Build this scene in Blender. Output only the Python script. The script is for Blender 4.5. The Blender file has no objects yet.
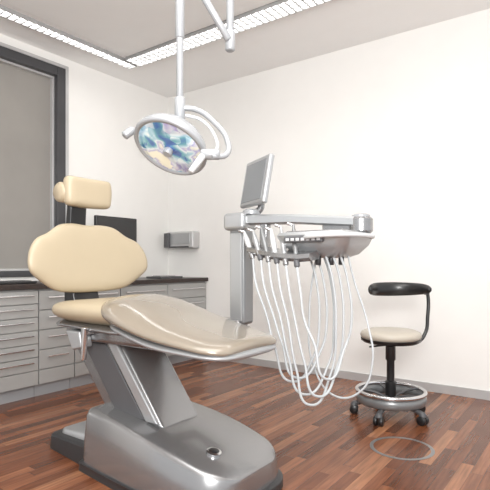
import bpy, math, random
from mathutils import Vector, Matrix
random.seed(4)
S = bpy.context.scene
S.view_settings.view_transform = 'Standard'

# ---------------------------------------------------------------- materials
def nodes_mat(name):
    m = bpy.data.materials.new(name); m.use_nodes = True
    nt = m.node_tree; b = nt.nodes['Principled BSDF']
    return m, nt, b

def mat(name, col, rough=0.5, metal=0.0, coat=0.0, noise=0.04, nscale=6.0, emit=None, es=0.0, bump=0.0, bscale=200):
    m, nt, b = nodes_mat(name)
    n = nt.nodes.new('ShaderNodeTexNoise'); n.inputs['Scale'].default_value = nscale
    n.inputs['Detail'].default_value = 3
    tc = nt.nodes.new('ShaderNodeTexCoord'); nt.links.new(tc.outputs['Object'], n.inputs['Vector'])
    r = nt.nodes.new('ShaderNodeValToRGB')
    lo = [max(0, c*(1-noise)) for c in col]; hi = [min(1, c*(1+noise)) for c in col]
    r.color_ramp.elements[0].position = .3; r.color_ramp.elements[1].position = .7
    r.color_ramp.elements[0].color = (*lo, 1); r.color_ramp.elements[1].color = (*hi, 1)
    nt.links.new(n.outputs['Fac'], r.inputs['Fac']); nt.links.new(r.outputs['Color'], b.inputs['Base Color'])
    b.inputs['Roughness'].default_value = rough; b.inputs['Metallic'].default_value = metal
    b.inputs['Coat Weight'].default_value = coat; b.inputs['Coat Roughness'].default_value = 0.08
    if emit:
        b.inputs['Emission Color'].default_value = (*emit, 1); b.inputs['Emission Strength'].default_value = es
    if bump:
        n2 = nt.nodes.new('ShaderNodeTexNoise'); n2.inputs['Scale'].default_value = bscale
        nt.links.new(tc.outputs['Object'], n2.inputs['Vector'])
        bp = nt.nodes.new('ShaderNodeBump'); bp.inputs['Strength'].default_value = bump; bp.inputs['Distance'].default_value = .002
        nt.links.new(n2.outputs['Fac'], bp.inputs['Height']); nt.links.new(bp.outputs['Normal'], b.inputs['Normal'])
    return m

M_wall = mat('wall_paint', (.87, .86, .835), .85, noise=.008, bump=.1)
M_ceil = mat('ceiling_paint', (.90, .90, .89), .9, noise=.008)
M_ceilp = mat('ceiling_panel_paint', (.85, .85, .835), .9, noise=.008)
M_base = mat('baseboard_metal', (.55, .55, .55), .35, .3)
M_beige = mat('beige_vinyl', (.45, .375, .262), .42, coat=.1, noise=.02, bump=.08, bscale=400)
M_beige_l = mat('pale_beige_vinyl', (.50, .455, .385), .4, coat=.1, noise=.02)
M_film = mat('film_covered_vinyl', (.27, .23, .18), .25, .1, coat=1.0, noise=.03)
M_silver = mat('silver_paint', (.31, .31, .315), .27, .75, coat=.5, noise=.02)
M_silver_l = mat('light_silver_paint', (.42, .43, .44), .3, .5, coat=.2, noise=.02)
M_column = mat('column_grey_paint', (.22, .225, .23), .3, .4, coat=.3, noise=.02)
M_dark = mat('dark_plastic', (.03, .03, .032), .4)
M_dgrey = mat('dark_grey_plastic', (.09, .09, .095), .4)
M_black = mat('black_vinyl', (.012, .012, .013), .35, coat=.2)
M_chrome = mat('chrome', (.70, .70, .71), .12, 1.0, noise=.01)
M_white = mat('white_plastic', (.54, .55, .56), .3, coat=.2, noise=.01)
M_wgrey = mat('pale_grey_plastic', (.35, .36, .375), .32, .15, coat=.2, noise=.01)
M_hose = mat('hose_silicone', (.45, .475, .49), .4, noise=.02)
M_drawer = mat('drawer_front', (.40, .40, .39), .35, .3, noise=.02)
M_cab = mat('cabinet_carcass', (.46, .455, .45), .45, noise=.02)
M_counter = mat('countertop_dark', (.028, .016, .013), .35, coat=.1, noise=.3, nscale=30)
M_frame = mat('window_frame', (.075, .075, .08), .4, .4)
M_screen = mat('monitor_screen', (.18, .19, .20), .2, coat=.6, emit=(.5, .53, .55), es=.08)
M_bscreen = mat('black_screen', (.015, .015, .017), .15, coat=.5)
M_strip = mat('luminaire_diffuser', (.9, .9, .9), .6, emit=(1, .985, .96), es=10.0)
M_louv = mat('luminaire_louvre', (.42, .42, .42), .4, .3)

def floor_mat():
    m, nt, b = nodes_mat('walnut_strip_parquet')
    L = nt.links; N = nt.nodes.new
    geo = N('ShaderNodeNewGeometry'); sep = N('ShaderNodeSeparateXYZ'); L.new(geo.outputs['Position'], sep.inputs[0])
    def math_(op, a, bb=None):
        n = N('ShaderNodeMath'); n.operation = op
        for i, v in enumerate((a, bb)):
            if v is None: continue
            if isinstance(v, (int, float)): n.inputs[i].default_value = v
            else: L.new(v, n.inputs[i])
        return n.outputs[0]
    u = math_('DIVIDE', sep.outputs['X'], .062)
    row = math_('FLOOR', u); fu = math_('FRACT', u)
    wn = N('ShaderNodeTexWhiteNoise'); wn.noise_dimensions = '1D'; L.new(row, wn.inputs['W'])
    off = math_('MULTIPLY', wn.outputs['Value'], 7.3)
    v = math_('ADD', math_('DIVIDE', sep.outputs['Y'], .62), off)
    cell = math_('FLOOR', v); fv = math_('FRACT', v)
    cmb = N('ShaderNodeCombineXYZ'); L.new(row, cmb.inputs[0]); L.new(cell, cmb.inputs[1])
    w2 = N('ShaderNodeTexWhiteNoise'); w2.noise_dimensions = '2D'; L.new(cmb.outputs[0], w2.inputs['Vector'])
    ramp = N('ShaderNodeValToRGB'); cr = ramp.color_ramp
    cr.elements[0].position = 0; cr.elements[0].color = (.11, .036, .016, 1)
    cr.elements[1].position = 1; cr.elements[1].color = (.335, .150, .075, 1)
    e = cr.elements.new(.3); e.color = (.155, .052, .022, 1)
    e = cr.elements.new(.75); e.color = (.225, .083, .038, 1)
    L.new(w2.outputs['Value'], ramp.inputs['Fac'])
    mp = N('ShaderNodeMapping'); mp.inputs['Scale'].default_value = (60, 4, 1)
    L.new(geo.outputs['Position'], mp.inputs['Vector'])
    addv = N('ShaderNodeVectorMath'); addv.operation = 'ADD'
    L.new(mp.outputs[0], addv.inputs[0])
    sc = N('ShaderNodeVectorMath'); sc.operation = 'SCALE'; sc.inputs['Scale'].default_value = 30
    L.new(w2.outputs['Color'], sc.inputs[0]); L.new(sc.outputs[0], addv.inputs[1])
    gr = N('ShaderNodeTexNoise'); gr.inputs['Scale'].default_value = 1; gr.inputs['Detail'].default_value = 4
    L.new(addv.outputs[0], gr.inputs['Vector'])
    gm = N('ShaderNodeMapRange'); gm.inputs['From Min'].default_value = .3; gm.inputs['From Max'].default_value = .7
    gm.inputs['To Min'].default_value = .68; gm.inputs['To Max'].default_value = 1.25
    L.new(gr.outputs['Fac'], gm.inputs['Value'])
    ml = N('ShaderNodeVectorMath'); ml.operation = 'SCALE'
    L.new(ramp.outputs['Color'], ml.inputs[0]); L.new(gm.outputs[0], ml.inputs['Scale'])
    g1 = math_('GREATER_THAN', fu, .03); g2 = math_('GREATER_THAN', fv, .005)
    g = math_('ADD', math_('MULTIPLY', math_('MULTIPLY', g1, g2), .5), .5)
    m2 = N('ShaderNodeVectorMath'); m2.operation = 'SCALE'
    L.new(ml.outputs[0], m2.inputs[0]); L.new(g, m2.inputs['Scale'])
    L.new(m2.outputs[0], b.inputs['Base Color'])
    b.inputs['Roughness'].default_value = .27
    b.inputs['Specular IOR Level'].default_value = .42
    return m
M_floor = floor_mat()
M_blind = mat('frosted_panel', (.28, .265, .245), .35, noise=.05, nscale=3)

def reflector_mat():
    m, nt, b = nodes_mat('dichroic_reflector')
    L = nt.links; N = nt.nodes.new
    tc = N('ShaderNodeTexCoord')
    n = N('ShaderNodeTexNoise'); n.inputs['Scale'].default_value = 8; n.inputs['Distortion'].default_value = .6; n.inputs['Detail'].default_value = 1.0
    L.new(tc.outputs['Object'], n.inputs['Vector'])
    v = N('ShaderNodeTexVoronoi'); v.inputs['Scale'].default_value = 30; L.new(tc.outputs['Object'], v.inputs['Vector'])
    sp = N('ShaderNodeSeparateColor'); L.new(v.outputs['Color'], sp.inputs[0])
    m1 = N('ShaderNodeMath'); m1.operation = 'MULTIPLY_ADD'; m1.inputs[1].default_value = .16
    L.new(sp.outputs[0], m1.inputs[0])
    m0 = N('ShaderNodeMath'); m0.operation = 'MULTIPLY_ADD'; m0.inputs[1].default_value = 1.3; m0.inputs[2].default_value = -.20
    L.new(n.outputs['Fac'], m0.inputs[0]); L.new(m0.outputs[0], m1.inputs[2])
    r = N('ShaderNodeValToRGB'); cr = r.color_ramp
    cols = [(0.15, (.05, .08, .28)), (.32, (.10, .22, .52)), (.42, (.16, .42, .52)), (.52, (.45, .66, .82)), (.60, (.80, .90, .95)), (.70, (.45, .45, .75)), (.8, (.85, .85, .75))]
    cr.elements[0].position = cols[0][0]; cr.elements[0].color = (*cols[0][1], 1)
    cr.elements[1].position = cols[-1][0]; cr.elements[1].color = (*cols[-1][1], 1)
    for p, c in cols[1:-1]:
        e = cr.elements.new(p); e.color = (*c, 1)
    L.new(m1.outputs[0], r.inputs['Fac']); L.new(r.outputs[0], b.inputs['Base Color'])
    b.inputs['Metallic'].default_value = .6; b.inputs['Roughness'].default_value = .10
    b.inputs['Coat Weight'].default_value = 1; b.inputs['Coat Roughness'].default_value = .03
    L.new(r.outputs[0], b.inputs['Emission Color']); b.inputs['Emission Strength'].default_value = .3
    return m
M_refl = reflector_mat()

# ---------------------------------------------------------------- helpers
def empty(name, loc):
    e = bpy.data.objects.new(name, None); e.location = loc; e.empty_display_size = .1
    S.collection.objects.link(e); return e

def put(o, parent, m):
    S.collection.objects.link(o)
    if m: o.data.materials.append(m)
    if parent:
        o.parent = parent
        o.matrix_parent_inverse = Matrix.Translation(-Vector(parent.location))
    return o

def mesh(name, verts, faces, m, parent=None, smooth=True, bevel=0, seg=3, angle=None, subd=0):
    me = bpy.data.meshes.new(name); me.from_pydata([tuple(v) for v in verts], [], faces)
    import bmesh
    bm = bmesh.new(); bm.from_mesh(me); bmesh.ops.recalc_face_normals(bm, faces=bm.faces); bm.to_mesh(me); bm.free()
    if smooth:
        me.polygons.foreach_set('use_smooth', [True]*len(me.polygons))
    me.update()
    if angle is not None: me.set_sharp_from_angle(angle=math.radians(angle))
    o = bpy.data.objects.new(name, me); put(o, parent, m)
    if bevel:
        b = o.modifiers.new('bevel', 'BEVEL'); b.width = bevel; b.segments = seg; b.limit_method = 'ANGLE'; b.angle_limit = math.radians(35)
        w = o.modifiers.new('wn', 'WEIGHTED_NORMAL')
    return o

def boxgeo(x0, x1, y0, y1, z0, z1):
    v = [(x0,y0,z0),(x1,y0,z0),(x1,y1,z0),(x0,y1,z0),(x0,y0,z1),(x1,y0,z1),(x1,y1,z1),(x0,y1,z1)]
    f = [(0,3,2,1),(4,5,6,7),(0,1,5,4),(1,2,6,5),(2,3,7,6),(3,0,4,7)]
    return v, f
def box(name, x0, x1, y0, y1, z0, z1, m, parent=None, bevel=0.0):
    v, f = boxgeo(x0, x1, y0, y1, z0, z1)
    return mesh(name, v, f, m, parent, smooth=bevel > 0, bevel=bevel)
def boxes(name, lst, m, parent=None, bevel=0.0):
    V=[];F=[]
    for b in lst:
        v,f = boxgeo(*b); k=len(V); V+=v; F+=[tuple(i+k for i in q) for q in f]
    return mesh(name, V, F, m, parent, smooth=bevel>0, bevel=bevel)

def obox(name, c, ax, sx, sy, sz, m, parent=None, bevel=0.0):
    v, f = boxgeo(-sx/2, sx/2, -sy/2, sy/2, -sz/2, sz/2)
    A = [Vector(a) for a in ax]; c = Vector(c)
    v = [c + A[0]*p[0] + A[1]*p[1] + A[2]*p[2] for p in v]
    return mesh(name, v, f, m, parent, smooth=bevel > 0, bevel=bevel)

def frame_from(n):
    n = Vector(n).normalized()
    a = Vector((0,0,1)) if abs(n.z) < .95 else Vector((1,0,0))
    u = a.cross(n).normalized(); v = n.cross(u)
    return u, v, n

def rev(name, prof, o, axis, m, parent=None, n=32, angle=40, caps=True):
    u, v, w = frame_from(axis); o = Vector(o)
    V = []; F = []
    for r, t in prof:
        r = max(r, .0004)
        for i in range(n):
            a = 2*math.pi*i/n
            V.append(o + w*t + (u*math.cos(a) + v*math.sin(a))*r)
    k = len(prof)
    for j in range(k-1):
        for i in range(n):
            F.append((j*n+i, j*n+(i+1) % n, (j+1)*n+(i+1) % n, (j+1)*n+i))
    if caps:
        F.append(tuple(range(n))[::-1]); F.append(tuple((k-1)*n+i for i in range(n)))
    else:
        j = k-1
        for i in range(n): F.append((j*n+i, j*n+(i+1) % n, (i+1) % n, i))
    return mesh(name, V, F, m, parent, angle=angle)

def rod(name, a, b, r, m, parent=None, r2=None, n=24):
    a = Vector(a); b = Vector(b); L = (b-a).length; r2 = r if r2 is None else r2
    e = min(r, r2, L/2)*.25
    return rev(name, [(r-e, 0), (r, e), (r2, L-e), (r2-e, L)], a, b-a, m, parent, n, angle=50)

def torus(name, c, axis, R, r, m, parent=None, n=48, k=12, flat=1.0):
    u, v, w = frame_from(axis); c = Vector(c); V=[]; F=[]
    for i in range(n):
        a = 2*math.pi*i/n; d = u*math.cos(a)+v*math.sin(a)
        for j in range(k):
            b = 2*math.pi*j/k
            V.append(c + d*(R + r*math.cos(b)) + w*r*flat*math.sin(b))
    for i in range(n):
        for j in range(k):
            F.append((i*k+j, ((i+1)%n)*k+j, ((i+1)%n)*k+(j+1)%k, i*k+(j+1)%k))
    return mesh(name, V, F, m, parent)

def tube(name, pts, r, m, parent=None, res=10, radii=None):
    cu = bpy.data.curves.new(name, 'CURVE'); cu.dimensions = '3D'; cu.bevel_depth = r; cu.bevel_resolution = 5
    cu.resolution_u = res; cu.use_fill_caps = True
    sp = cu.splines.new('BEZIER'); sp.bezier_points.add(len(pts)-1)
    for i, (bp_, p) in enumerate(zip(sp.bezier_points, pts)):
        bp_.co = p; bp_.handle_left_type = bp_.handle_right_type = 'AUTO'
        if radii: bp_.radius = radii[i]
    o = bpy.data.objects.new(name, cu)
    return put(o, parent, m)

def loft(name, loops, m, parent=None, angle=45, **kw):
    n = len(loops[0]); V = [p for l in loops for p in l]; F = []
    for j in range(len(loops)-1):
        for i in range(n):
            F.append((j*n+i, j*n+(i+1) % n, (j+1)*n+(i+1) % n, (j+1)*n+i))
    F.append(tuple(range(n))[::-1]); F.append(tuple((len(loops)-1)*n+i for i in range(n)))
    return mesh(name, V, F, m, parent, angle=angle, **kw)

def interp(keys, x):
    if x <= keys[0][0]: return keys[0][1:]
    if x >= keys[-1][0]: return keys[-1][1:]
    for i in range(len(keys)-1):
        a, b = keys[i], keys[i+1]
        if x <= b[0]:
            h = b[0]-a[0]; t = (x-a[0])/h
            def sl(j, k):
                if j == 0: p, q = keys[0], keys[1]
                elif j == len(keys)-1: p, q = keys[-2], keys[-1]
                else: p, q = keys[j-1], keys[j+1]
                return (q[k]-p[k])/(q[0]-p[0])
            out = []
            for k in range(1, len(a)):
                m0, m1 = sl(i, k)*h, sl(i+1, k)*h
                out.append((2*t**3-3*t*t+1)*a[k]+(t**3-2*t*t+t)*m0+(-2*t**3+3*t*t)*b[k]+(t**3-t*t)*m1)
            return tuple(out)

def padX(name, keys, yc, m, parent=None, re=.08, p=2.2, e=3.2, n=48, st=44, dish=0.0, rw=None):
    x0, x1 = keys[0][0], keys[-1][0]; loops = []
    rw = re if rw is None else rw
    for i in range(st+1):
        s = .5 - .5*math.cos(math.pi*i/st); x = x0 + (x1-x0)*s
        hw, zt, zb = interp(keys, x)
        d = min(x-x0, x1-x); q = min(1, d/re)
        f = (1-(1-q)**p)**(1/p) if q < 1 else 1
        hw2 = hw - rw*(1-f); zm = (zt+zb)/2; h = (zt-zb)/2
        fe = max(.02, (1-(1-min(1, d/(h*1.0+1e-6)))**2)**.5) if d < h else 1
        h2 = h*fe
        loop = []
        for k in range(n):
            a = 2*math.pi*k/n; ca, sa = math.cos(a), math.sin(a)
            y = math.copysign(abs(ca)**(2/e), ca); z = math.copysign(abs(sa)**(2/2.3), sa)
            loop.append(Vector((x, yc+hw2*y, zm + h2*z + dish*(y*y))))
        loops.append(loop)
    return loft(name, loops, m, parent, angle=80)

def catmull(pts, sub=6, closed=True):
    out = []; n = len(pts)
    for i in range(n if closed else n-1):
        if closed: p0, p1, p2, p3 = [Vector(pts[(i+k) % n]) for k in (-1, 0, 1, 2)]
        else: p0, p1, p2, p3 = [Vector(pts[max(0, min(n-1, i+k))]) for k in (-1, 0, 1, 2)]
        for s in range(sub):
            t = s/sub
            out.append(.5*((2*p1)+(-p0+p2)*t+(2*p0-5*p1+4*p2-p3)*t*t+(-p0+3*p1-3*p2+p3)*t**3))
    if not closed: out.append(Vector(pts[-1]))
    return out

def cushion(name, outline, T, fn, m, parent=None, rings=14, p=2.6):
    o = catmull([(a, b, 0) for a, b in outline])
    layers = []
    for side in (1, -1):
        seq = range(rings+1) if side == 1 else range(rings-1, -1, -1)
        for k in seq:
            rho = max(.02, math.sin(math.pi/2*k/rings))
            t = T/2*side*max(0, 1-rho**p)**(1/2.2)
            layers.append([fn(q.x*rho, q.y*rho, t) for q in o])
    return loft(name, layers, m, parent, angle=80)

# ---------------------------------------------------------------- room
H = 3.0
box('floor', -.1, 6.2, -6.2, .1, -.06, 0, M_floor)
box('wall_back', -.1, 6.2, 0, .12, 0, H, M_wall)
WY0, WY1, WZ0, WZ1 = -3.7, -1.385, .93, 2.885
boxes('wall_left', [(-.15, 0, WY1, 0, 0, H), (-.15, 0, -6.2, WY0, 0, H), (-.15, 0, WY0, WY1, 0, WZ0), (-.15, 0, WY0, WY1, WZ1, H)], M_wall)
box('ceiling', -.1, 6.2, -6.2, .1, H, H+.1, M_ceil)
box('trim_1', .53, 6.2, -6.2, -1.07, H-.012, H-.0005, M_ceilp)
box('baseboard_back', .62, 6.2, -.014, -.0005, 0.0005, .07, M_base)

win = empty('window_1', (0, (WY0+WY1)/2, WZ0))
fw = .085
boxes('frame', [(-.12, .03, WY0, WY0+fw, WZ0, WZ1), (-.12, .03, WY1-fw, WY1, WZ0, WZ1), (-.12, .03, WY0+fw, WY1-fw, WZ1-fw, WZ1), (-.12, .03, WY0+fw, WY1-fw, WZ0, WZ0+.05)], M_frame, win, .004)
boxes('outer_trim', [(-.02, .035, WY1, WY1+.03, WZ0, WZ1+.03), (-.02, .035, WY0, WY1, WZ1, WZ1+.03)], M_base, win, .002)
a0, a1, b0, b1 = WY0+fw, WY1-fw, WZ0+.05, WZ1-fw
boxes('sash', [(-.10, -.02, a0, a0+.02, b0, b1), (-.10, -.02, a1-.02, a1, b0, b1), (-.10, -.02, a0+.02, a1-.02, b1-.02, b1), (-.10, -.02, a0+.02, a1-.02, b0, b0+.02)], M_base, win, .003)
box('roller_blind', -.075, -.06, a0+.02, a1-.02, b0+.02, b1-.02, M_blind, win)

def strip(name, x0, x1, y0, y1, alongx):
    e = empty(name, ((x0+x1)/2, (y0+y1)/2, H))
    box('diffuser', x0, x1, y0, y1, H-.008, H-.002, M_strip, e)
    L = []
    t = .008; z0 = H-.035; z1 = H-.008
    L += [(x0-t, x1+t, y0-t, y0, z0, H-.001), (x0-t, x1+t, y1, y1+t, z0, H-.001), (x0-t, x0, y0, y1, z0, H-.001), (x1, x1+t, y0, y1, z0, H-.001)]
    P = .06
    if alongx:
        k = x0+.06
        while k < x1-.02: L.append((k, k+.012, y0, y1, z0, z1)); k += P
        for ym in (y0+(y1-y0)*.33, y0+(y1-y0)*.67): L.append((x0, x1, ym-.004, ym+.004, z0, z1))
    else:
        k = y0+.06
        while k < y1-.02: L.append((x0, x1, k, k+.012, z0, z1)); k += P
    boxes('louvre', L, M_louv, e)
strip('ceiling_light_strip', .50, 5.8, -1.05, -.88, True)
strip('ceiling_light_strip', .37, .46, -5.8, -.90, False)

# ---------------------------------------------------------------- cabinets
def cabinet(v0, v1, nd, zlo=.22, lower=True):
    y0, y1 = -v1, -v0
    e = empty('drawer_cabinet', (.3, (y0+y1)/2, 0))
    box('carcass', .005, .575, y0+.002, y1-.002, .10, .848, M_cab, e)
    box('plinth', .01, .53, y0+.002, y1-.002, .0005, .10, M_wgrey, e)
    zt = .84; g = .006
    fr = []; hd = []
    if lower: fr.append((.575, .597, y0+.004, y1-.004, .105, zlo-g))
    else: zlo = .105
    hgt = (zt-zlo)/nd
    for i in range(nd):
        a = zlo+i*hgt; fr.append((.575, .597, y0+.004, y1-.004, a, a+hgt-g))
        hz = a+hgt*.62; ins = .05 if v1-v0 > .4 else .07
        hd.append((.612, .622, y0+ins, y1-ins, hz-.006, hz+.006))
        hd.append((.596, .614, y0+ins+.02, y0+ins+.03, hz-.005, hz+.005))
        hd.append((.596, .614, y1-ins-.03, y1-ins-.02, hz-.005, hz+.005))
    boxes('drawer_fronts', fr, M_drawer, e, .003)
    boxes('handles', hd, M_chrome, e, .002)
for a, b, n in [(0.002, .60, 4), (.60, 1.20, 4), (1.20, 1.68, 4), (1.68, 2.0, 4), (2.0, 2.6, 6), (2.6, 3.2, 6), (3.2, 3.8, 5)]:
    cabinet(a, b, n)
box('countertop', .002, .625, -3.8, -.002, .85, .89, M_counter, None, .004)
mo = empty('computer_monitor', (.3, -1.0, .89))
box('screen_housing', .27, .31, -1.25, -.75, 1.13, 1.50, M_black, mo, .01)
box('screen', .308, .313, -1.235, -.765, 1.15, 1.485, M_bscreen, mo)
box('stand_neck', .25, .275, -1.04, -.96, .90, 1.25, M_black, mo, .008)
rev('stand_foot', [(.13, 0.0005), (.13, .01), (.10, .016)], (.27, -1.0, .89), (0, 0, 1), M_black, mo)
kb = empty('keyboard', (.47, -2.15, .89))
box('body', .38, .54, -2.45, -1.98, .8905, .908, M_black, kb, .004)
boxes('keys', [(.395+.028*i, .395+.028*i+.022, -2.435+.028*j, -2.435+.028*j+.022, .908, .914) for i in range(5) for j in range(15)], M_dgrey, kb)
ph = empty('paper_stack', (.42, -1.35, .89))
boxes('sheets', [(.32, .53, -1.5, -1.2, .8905, .90), (.33, .54, -1.49, -1.19, .90, .906)], M_white, ph)
it = empty('instrument_tray', (.4, -.45, .89))
box('tray', .3, .52, -.62, -.3, .8905, .91, M_dgrey, it, .005)
boxes('instruments', [(.34+.04*i, .35+.04*i, -.58, -.36, .911, .918) for i in range(4)], M_chrome, it, .002)
dp = empty('paper_towel_dispenser', (.3, -.06, 1.2))
box('housing', .09, .50, -.12, 0, 1.215, 1.405, M_base, dp, .02)
box('front_panel', .13, .46, -.128, -.118, 1.26, 1.385, M_silver_l, dp, .005)
box('slot', .15, .44, -.125, -.10, 1.222, 1.238, M_dark, dp)
box('side_box', .09, .16, -.16, -.12, 1.225, 1.39, M_dgrey, dp, .006)

# ---------------------------------------------------------------- dental chair
YC = -2.36
ch = empty('dental_chair', (2.2, YC, 0))
def secloops(keys, yc, st=34, rend=(.06, .06)):
    x0, x1 = keys[0][0], keys[-1][0]; loops = []
    for i in range(st+1):
        s = .5-.5*math.cos(math.pi*i/st); x = x0+(x1-x0)*s
        hw, zt, zb, top = interp(keys, x)
        f = 1
        for r, d in ((rend[0], x-x0), (rend[1], x1-x)):
            if d < r: q = d/r; f = min(f, (1-(1-q)**2)**.5); hw -= r*(1-(1-(1-q)**2)**.5)
        zt2 = zb+(zt-zb)*(.80+.20*f)
        prof = [(-1, 0), (-1, .12), (-.985, .45), (-top-.02, .88), (-top+.03, .965), (-top+.10, .995), (0, 1.01), (top-.10, .995), (top-.03, .965), (top+.02, .88), (.985, .45), (1, .12), (1, 0), (0, 0)]
        loops.append([Vector((x, yc+hw*a, zb+(zt2-zb)*b)) for a, b in prof])
    return loops
loft('base_cover', secloops([(1.98, .25, .315, .03, .90), (2.2, .275, .305, .03, .90), (2.55, .30, .25, .03, .90), (2.905, .27, .165, .03, .88)], YC, rend=(.05, .14)), M_silver, ch, angle=70)
loft('base_kick', secloops([(1.96, .26, .045, .0005, .98), (2.5, .31, .045, .0005, .98), (2.93, .28, .045, .0005, .98)], YC, rend=(.04, .15)), M_dark, ch, angle=40)
loft('rear_plate', secloops([(1.54, .17, .075, .0005, .93), (1.8, .20, .09, .0005, .93), (2.02, .23, .11, .0005, .93)], YC, rend=(.08, .01)), M_dark, ch, angle=40)
loft('rear_plate_top', secloops([(1.60, .12, .10, .07, .9), (2.03, .17, .15, .07, .9)], YC, rend=(.05, .01)), M_silver_l, ch, angle=40)
rev('base_cap_ring', [(.034, -.01), (.034, .006), (.026, .009)], (2.74, -2.46, .212), (.23, 0, 1), M_chrome, ch)
rev('base_cap', [(.024, -.01), (.024, .010), (.018, .013)], (2.74, -2.46, .212), (.23, 0, 1), M_black, ch)
def prism(name, poly, y0, y1, m, parent, bevel=.01):
    n = len(poly)
    V = [(x, y0, z) for x, z in poly]+[(x, y1, z) for x, z in poly]
    F = [tuple(range(n)), tuple(range(2*n-1, n-1, -1))]+[(i, i+n, (i+1) % n+n, (i+1) % n) for i in range(n)]
    return mesh(name, V, F, m, parent, bevel=bevel)
prism('lift_arm', [(2.06, .26), (2.46, .26), (2.14, .66), (1.78, .66), (1.76, .60)], YC-.135, YC+.135, M_silver, ch, .02)
prism('lift_arm_side', [(2.13, .29), (2.34, .29), (2.04, .63), (1.85, .63)], YC-.142, YC-.133, M_dgrey, ch, .004)
prism('lift_arm_rail', [(2.36, .29), (2.44, .29), (2.13, .66), (2.06, .66)], YC-.155, YC-.134, M_silver_l, ch, .006)
box('seat_frame', 1.76, 2.45, YC-.19, YC+.19, .64, .735, M_silver, ch, .025)
prism('seat_bracket', [(1.86, .70), (1.98, .70), (2.0, .62), (1.92, .60)], YC-.255, YC-.185, M_silver_l, ch, .01)
prism('side_lever', [(2.02, .73), (2.055, .73), (2.04, .56), (2.02, .56)], YC-.275, YC-.25, M_chrome, ch, .008)
rod('side_lever_pin', (2.037, YC-.262, .70), (2.037, YC-.15, .70), .012, M_silver, ch)
padX('seat_cushion', [(1.66, .235, .835, .735), (1.85, .27, .85, .72), (2.3, .27, .86, .72)], YC, M_beige, ch, re=.10, dish=.014)
padX('seat_shell', [(1.70, .235, .745, .70), (2.3, .265, .74, .69)], YC, M_silver, ch, re=.08)
padX('leg_cushion', [(2.10, .25, .895, .79), (2.24, .29, .868, .745), (2.5, .305, .79, .70), (2.75, .275, .738, .672), (2.89, .245, .715, .66)], YC, M_film, ch, re=.11, rw=.09, dish=-.012)
padX('leg_shell', [(2.14, .24, .78, .725), (2.5, .29, .715, .66), (2.75, .27, .69, .64), (2.895, .24, .672, .635)], YC, M_silver_l, ch, re=.13, rw=.10)
# backrest
oc = [(0, .195), (.10, .20), (.19, .185), (.27, .135), (.35, .095), (.40, .02), (.405, -.07), (.34, -.13), (.24, -.185), (.12, -.20)]
outl = oc + [(0, -.202)] + [(-a, b) for a, b in oc[::-1][:-1]]
YB = YC + .03
def back_fn(a, b, t):
    tilt = math.radians(7)
    x = t + .30*a*a
    return Vector((1.67 + x*math.cos(tilt) - b*math.sin(tilt), YB + a, 1.08 + b*math.cos(tilt) + x*math.sin(tilt)))
cushion('backrest', outl, .075, back_fn, M_beige, ch, p=7)
cushion('backrest_shell', outl, .07, lambda a, b, t: back_fn(a*.93, b*.92, t-.03), M_silver, ch)
hc = [(0, .085), (.10, .085), (.145, .078), (.158, .035), (.156, -.04), (.14, -.08), (.08, -.088)]
houtl = hc + [(0, -.09)] + [(-a, b) for a, b in hc[::-1][:-1]]
cushion('headrest', houtl, .09, lambda a, b, t: Vector((1.67+t+.4*a*a, YC+.02+a, 1.463+b)), M_beige, ch, p=7)
rod('headrest_roll', (1.63, YC-.15, 1.455), (1.63, YC+.17, 1.455), .058, M_beige, ch)
prism('headrest_post', [(1.585, 1.20), (1.635, 1.20), (1.65, 1.42), (1.61, 1.42)], YC-.075, YC+.035, M_black, ch, .008)
prism('back_post', [(1.60, .76), (1.72, .76), (1.66, .98), (1.60, .98)], YC-.09, YC+.09, M_black, ch, .012)

# ---------------------------------------------------------------- delivery unit
du = empty('dental_delivery_unit', (2.45, -1.86, .6))
box('swing_arm', 2.20, 2.48, -1.93, -1.83, .68, .73, M_silver, du, .015)
box('swing_arm_link', 2.20, 2.30, -2.18, -1.84, .685, .725, M_silver, du, .015)
box('column', 2.395, 2.505, -1.91, -1.81, .70, 1.33, M_column, du, .02)
box('column_front', 2.41, 2.49, -1.918, -1.90, .72, 1.22, M_silver_l, du, .004)
box('column_head', 2.37, 2.52, -1.94, -1.79, 1.235, 1.335, M_silver_l, du, .025)
loft('top_arm', [[Vector((x, y, z)) for y, z in ((yc-w, zt-t), (yc-w, zt-.012), (yc-w+.012, zt), (yc+w-.012, zt), (yc+w, zt-.012), (yc+w, zt-t), (yc+w-.02, zt-t-.008), (yc-w+.02, zt-t-.008))] for x, yc, w, zt, t in ((2.48, -1.86, .05, 1.325, .05), (2.8, -1.84, .05, 1.31, .042), (3.05, -1.81, .055, 1.29, .042), (3.16, -1.80, .055, 1.28, .042))], M_silver_l, du, angle=30)
rev('arm_joint', [(.05, 0), (.06, .01), (.06, .07), (.05, .08)], (3.15, -1.80, 1.20), (0, 0, 1), M_silver, du)
rev('arm_joint_cap', [(.045, 0), (.045, .01), (.03, .016)], (3.15, -1.80, 1.28), (0, 0, 1), M_wgrey, du)
def rrect(x0, x1, y0, y1, z, r, k=6):
    out = []
    for cx, cy, a0 in ((x1-r, y1-r, 0), (x0+r, y1-r, 90), (x0+r, y0+r, 180), (x1-r, y0+r, 270)):
        for i in range(k+1):
            a = math.radians(a0+90*i/k); out.append(Vector((cx+r*math.cos(a), cy+r*math.sin(a), z)))
    return out
loft('console', [rrect(2.93, 3.09, -1.95, -1.80, 1.075, .04), rrect(2.87, 3.14, -2.0, -1.76, 1.095, .05), rrect(2.82, 3.18, -2.06, -1.72, 1.14, .06), rrect(2.80, 3.20, -2.08, -1.71, 1.185, .06), rrect(2.81, 3.19, -2.07, -1.72, 1.20, .06)], M_silver_l, du, angle=40)
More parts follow.
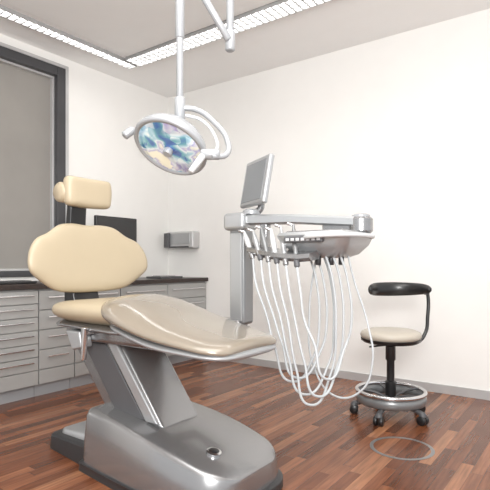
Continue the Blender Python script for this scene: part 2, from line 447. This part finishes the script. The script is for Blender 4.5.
loft('console_top', [rrect(2.83, 3.17, -2.05, -1.74, 1.198, .05), rrect(2.84, 3.16, -2.04, -1.75, 1.208, .05)], M_silver, du, angle=30)
box('console_mount', 2.95, 3.17, -1.84, -1.77, 1.19, 1.26, M_silver, du, .015)
box('console_panel', 2.87, 3.08, -2.088, -2.06, 1.148, 1.178, M_dgrey, du, .006)
boxes('console_buttons', [(2.885+.028*i, 2.903+.028*i, -2.092, -2.086, 1.156, 1.170) for i in range(7)], M_white, du, .002)
tube('console_handle', [(2.97, -2.06, 1.17), (3.03, -2.11, 1.175), (3.16, -2.08, 1.18), (3.225, -1.95, 1.18), (3.22, -1.82, 1.18), (3.17, -1.76, 1.18)], .011, M_white, du)
loft('instrument_holder', [[Vector((x, y, z)) for y, z in ((yc-.05, zc), (yc-.045, zc+.02), (yc+.05, zc+.04), (yc+.065, zc+.025), (yc+.05, zc-.005), (yc-.03, zc-.016))] for x, yc, zc in ((2.60, -1.97, 1.115), (2.70, -2.0, 1.095), (2.82, -2.04, 1.08), (2.96, -2.06, 1.07), (3.02, -2.05, 1.075))], M_silver, du, angle=40)
boxes('holder_support', [(2.88, 2.96, -2.02, -1.9, 1.09, 1.15), (2.58, 2.64, -1.95, -1.84, 1.13, 1.165), (2.585, 2.635, -1.88, -1.83, 1.14, 1.29)], M_silver, du, .01)
hx = [2.63, 2.70, 2.76, 2.82, 2.88, 2.95]
for i, x in enumerate(hx):
    yb = -1.985 - .08*(i/5)**.7
    base = Vector((x, yb-.03, 1.095-.008*i)); d = Vector((-.52+.05*i, .34, .72)).normalized()
    L = [.17, .18, .20, .19, .21, .22][i]
    rev('handpiece_%d' % (i+1), [(.007, 0), (.012, .01), (.013, .05), (.0115, .06), (.015, .075), (.0145, L*.65), (.009, L*.85), (.006, L)], base, d, (M_white, M_silver_l, M_column)[i % 3], du, n=20)
    tip = base + d*L
    rod('head_%d' % (i+1), tip-Vector((0, 0, .004)), tip+Vector((-.03, -.012, .006)), .0075, M_chrome, du, n=14)
    rev('coupling_%d' % (i+1), [(.008, -.03), (.0145, -.022), (.0145, .004), (.009, .01)], base, d, M_dgrey if i in (1, 3, 5) else M_silver, du, n=20)
    s = base - d*.03
    ex = 2.97+.030*i; ey = -1.96+.02*(i % 3)
    low = [.46, .49, .42, .38, .43, .52][i]
    dx = .05*(1-i/5)
    tube('hose_%d' % (i+1), [s, s+Vector((.03, -.02, -.12)), Vector((s.x+.05+dx, yb-.06, .78)), Vector((s.x+.10+dx, yb-.06, low+.16)), Vector(((s.x+ex)/2+.07, yb-.04, low)), Vector((ex+.01, ey-.02, low+.13)), Vector((ex+.03, ey, .74)), Vector((ex+.01, ey, .98)), Vector((ex-.03, ey, 1.10))], .0060, M_hose, du, res=14)
tube('suction_hose', [(3.10, -1.86, 1.12), (3.14, -1.87, .98), (3.22, -1.88, .75), (3.25, -1.9, .58), (3.20, -1.92, .44), (3.08, -1.94, .40), (2.97, -1.95, .52), (2.94, -1.95, .8), (2.97, -1.93, 1.10)], .005, M_hose, du, res=14)
for i, (x, y) in enumerate([(3.0, -1.97), (3.05, -1.93), (3.09, -1.90)]):
    rod('hose_socket_%d' % (i+1), (x, y, 1.04), (x, y, 1.09), .014, M_dark, du)
az = Vector((-.50, -.866, 0)); tl = math.radians(10)
nrm = Vector((az.x*math.cos(tl), az.y*math.cos(tl), math.sin(tl)))
hz = Vector((0, 0, 1)).cross(nrm).normalized(); up = nrm.cross(hz)
dc = Vector((2.555, -1.86, 1.505))
obox('display_housing', dc, (hz, up, nrm), .31, .275, .035, M_silver_l, du, .014)
obox('display_screen', dc+nrm*.018, (hz, up, nrm), .26, .225, .004, M_screen, du, .002)
tube('display_mount', [dc-nrm*.02-up*.06, dc-nrm*.05-up*.14, Vector((2.52, -1.86, 1.33))], .02, M_silver, du)
rev('display_swivel', [(.05, 0), (.05, .02), (.035, .03)], (2.52, -1.86, 1.325), (0, 0, 1), M_wgrey, du)

# ---------------------------------------------------------------- surgical lamp
def C(l, d, z):
    return Vector((4.12-.588*d+.809*l, -4.125+.809*d+.588*l, z))
la = empty('dental_operating_lamp', C(-.38, 2.5, 1.65))
n = Vector((.045, -.57, -.82)).normalized()
hc_ = C(-.375, 2.5, 1.655)
rev('lamp_shell', [(.02, -.10), (.08, -.095), (.14, -.07), (.178, -.03), (.195, .0), (.197, .018), (.188, .028), (.176, .026)], hc_, n, M_wgrey, la, n=64, angle=60)
torus('lamp_rim', hc_+n*.018, n, .184, .014, M_wgrey, la)
rev('reflector', [(.170, .026), (.150, .032), (.09, .037), (.03, .038)], hc_, n, M_refl, la, n=64)
rev('bulb_shield', [(.022, .0), (.026, .03), (.02, .04)], hc_+n*.03, n, M_wgrey, la)
tube('yoke_outer', [C(-.333, 2.50, 1.845), C(-.25, 2.50, 1.835), C(-.155, 2.46, 1.76), C(-.088, 2.42, 1.66), C(-.09, 2.38, 1.58), C(-.16, 2.34, 1.56)], .014, M_wgrey, la)
tube('yoke_inner', [C(-.30, 2.48, 1.80), C(-.22, 2.46, 1.77), C(-.15, 2.42, 1.68), C(-.14, 2.38, 1.60), C(-.18, 2.35, 1.57)], .008, M_white, la)
rod('yoke_joint', C(-.215, 2.36, 1.575), C(-.12, 2.36, 1.575), .026, M_wgrey, la)
rod('sterile_handle', C(-.20, 2.32, 1.56), C(-.255, 2.28, 1.475), .017, M_white, la, r2=.014)
rod('side_handle', C(-.575, 2.52, 1.74), C(-.62, 2.50, 1.70), .022, M_wgrey, la)
tube('side_handle_arm', [C(-.50, 2.54, 1.74), C(-.55, 2.52, 1.745), C(-.595, 2.51, 1.72)], .012, M_wgrey, la)
rod('top_collar', C(-.333, 2.5, 1.78), C(-.333, 2.5, 1.90), .027, M_wgrey, la)
rod('drop_tube', C(-.333, 2.5, 1.85), C(-.333, 2.5, 2.62), .018, M_wgrey, la)
rod('drop_tube_sleeve', C(-.333, 2.5, 2.2), C(-.333, 2.5, 2.64), .023, M_wgrey, la)
rod('spring_arm', C(-.33, 2.5, 2.62), C(-.085, 2.56, 2.22), .019, M_wgrey, la)
rod('arm_elbow', C(-.333, 2.5, 2.57), C(-.333, 2.5, 2.67), .035, M_white, la)
rod('ceiling_post', C(-.078, 2.58, 2.18), C(-.078, 2.58, 2.9995), .02, M_wgrey, la)
rod('post_joint', C(-.078, 2.58, 2.17), C(-.078, 2.58, 2.28), .026, M_wgrey, la)
rev('ceiling_rose', [(.09, 0), (.09, .03), (.03, .06)], C(-.078, 2.58, 2.987), (0, 0, -1), M_white, la)

# ---------------------------------------------------------------- stool
sc_ = C(1.0, 3.35, 0); st = empty('dental_stool', sc_)
def R(l, d, z): return C(1.0+l, 3.35+d, z)
rev('seat_cushion', [(.05, 0), (.17, .0), (.195, .012), (.203, .03), (.196, .052), (.17, .064), (.08, .067)], R(0, 0, .525), (0, 0, 1), M_beige_l, st, n=56, angle=80)
rev('seat_pan', [(.09, -.02), (.18, -.012), (.198, .0), (.2, .014), (.18, .016)], R(0, 0, .52), (0, 0, 1), M_black, st, n=56, angle=60)
rev('gas_column', [(.036, .10), (.036, .24), (.026, .245), (.026, .38), (.034, .39), (.034, .48), (.07, .50)], R(0, 0, 0), (0, 0, 1), M_black, st)
rev('hub', [(.06, .06), (.075, .075), (.065, .12), (.04, .14)], R(0, 0, 0), (0, 0, 1), M_dgrey, st)
torus('foot_ring', R(0, 0, .175), (0, 0, 1), .225, .014, M_chrome, st)
torus('foot_ring_skirt', R(0, 0, .13), (0, 0, 1), .218, .018, M_column, st, flat=1.8)
for i in range(5):
    a = math.radians(20+72*i); dx, dy = math.cos(a), math.sin(a)
    tube('leg_%d' % (i+1), [R(.04*dx, .04*dy, .10), R(.14*dx, .14*dy, .095), R(.245*dx, .245*dy, .07)], .02, M_dgrey, st, radii=[1.2, 1, .8])
    tube('ring_strut_%d' % (i+1), [R(.03*dx, .03*dy, .13), R(.12*dx, .12*dy, .16), R(.222*dx, .222*dy, .172)], .009, M_dgrey, st)
    wc = R(.245*dx, .245*dy, .0305)
    side = (C(-dy, dx, 0)-C(0, 0, 0)).normalized()
    for s in (-1, 1):
        rod('castor_%d_%d' % (i+1, s+1), wc+side*s*.007, wc+side*s*.03, .03, M_black, st)
    rev('castor_hood_%d' % (i+1), [(.012, 0), (.024, .005), (.022, .02), (.008, .035)], wc+Vector((0, 0, .02)), (0, 0, 1), M_dgrey, st)
arc = catmull([(-.125, .08, .862), (-.06, .15, .862), (.06, .175, .862), (.17, .14, .864), (.245, .05, .868), (.262, -.03, .868)], sub=8, closed=False)
loops = []
for i, p in enumerate(arc):
    t = i/(len(arc)-1); q = arc[min(i+1, len(arc)-1)]-arc[max(i-1, 0)]; q.z = 0; q.normalize()
    sd = Vector((-q.y, q.x, 0)); f = max(.08, (1-(2*abs(t-.5))**6))**.5
    hh = (.022+.024*math.sin(math.pi*min(1, t*.8+.2)))*f+.004; ww = .022*f+.002
    loops.append([R(p.x+sd.x*ww*math.cos(a), p.y+sd.y*ww*math.cos(a), p.z+hh*math.sin(a)) for a in [2*math.pi*k/20 for k in range(20)]])
loft('torso_support', loops, M_black, st, angle=80)
tube('support_post', [R(.255, .03, .87), R(.268, .03, .82), R(.262, .02, .68), R(.245, .015, .57), R(.19, .01, .505), R(.05, 0, .495)], .012, M_black, st)
rod('post_clamp', R(.258, .03, .83), R(.258, .03, .895), .02, M_dgrey, st)
rod('height_lever', R(0, 0, .49), R(-.16, -.06, .485), .006, M_black, st)

c = C(.89, 2.77, 0)
rev('floor_socket_ring', [(.156, .0004), (.156, .002), (.176, .002), (.176, .0004)], c, (0, 0, 1), M_column, None, n=64, angle=20, caps=False)

# ---------------------------------------------------------------- light, world, camera
w = bpy.data.worlds.new('world'); S.world = w; w.use_nodes = True
bg = w.node_tree.nodes['Background']; bg.inputs['Color'].default_value = (.96, .98, 1, 1); bg.inputs['Strength'].default_value = 1.0
def area(name, loc, target, sx, sy, power, col=(1, .99, .97)):
    l = bpy.data.lights.new(name, 'AREA'); l.shape = 'RECTANGLE'; l.size = sx; l.size_y = sy; l.energy = power; l.color = col
    o = bpy.data.objects.new(name, l); o.location = loc
    o.rotation_euler = (Vector(target)-Vector(loc)).to_track_quat('-Z', 'Y').to_euler(); S.collection.objects.link(o)
area('overhead_fill', (3.0, -3.0, 2.95), (3.0, -3.0, 0), 2.0, 2.0, 48)  # added soft fill from above for overall brightness, not a room fixture
area('ceiling_fill', (4.6, -4.7, 1.9), (1.7, -1.7, 3.6), 1.2, 1.2, 150)  # unseen fill added behind the camera to brighten the ceiling, no real lamp

cam = bpy.data.cameras.new('camera'); co = bpy.data.objects.new('camera', cam); S.collection.objects.link(co)
co.location = (4.12, -4.125, 1.05); co.rotation_euler = (math.radians(90), 0, math.radians(36))
cam.sensor_fit = 'HORIZONTAL'; cam.sensor_width = 36; cam.lens = 36*488/490; cam.shift_y = 18/490; cam.clip_start = .05
S.camera = co
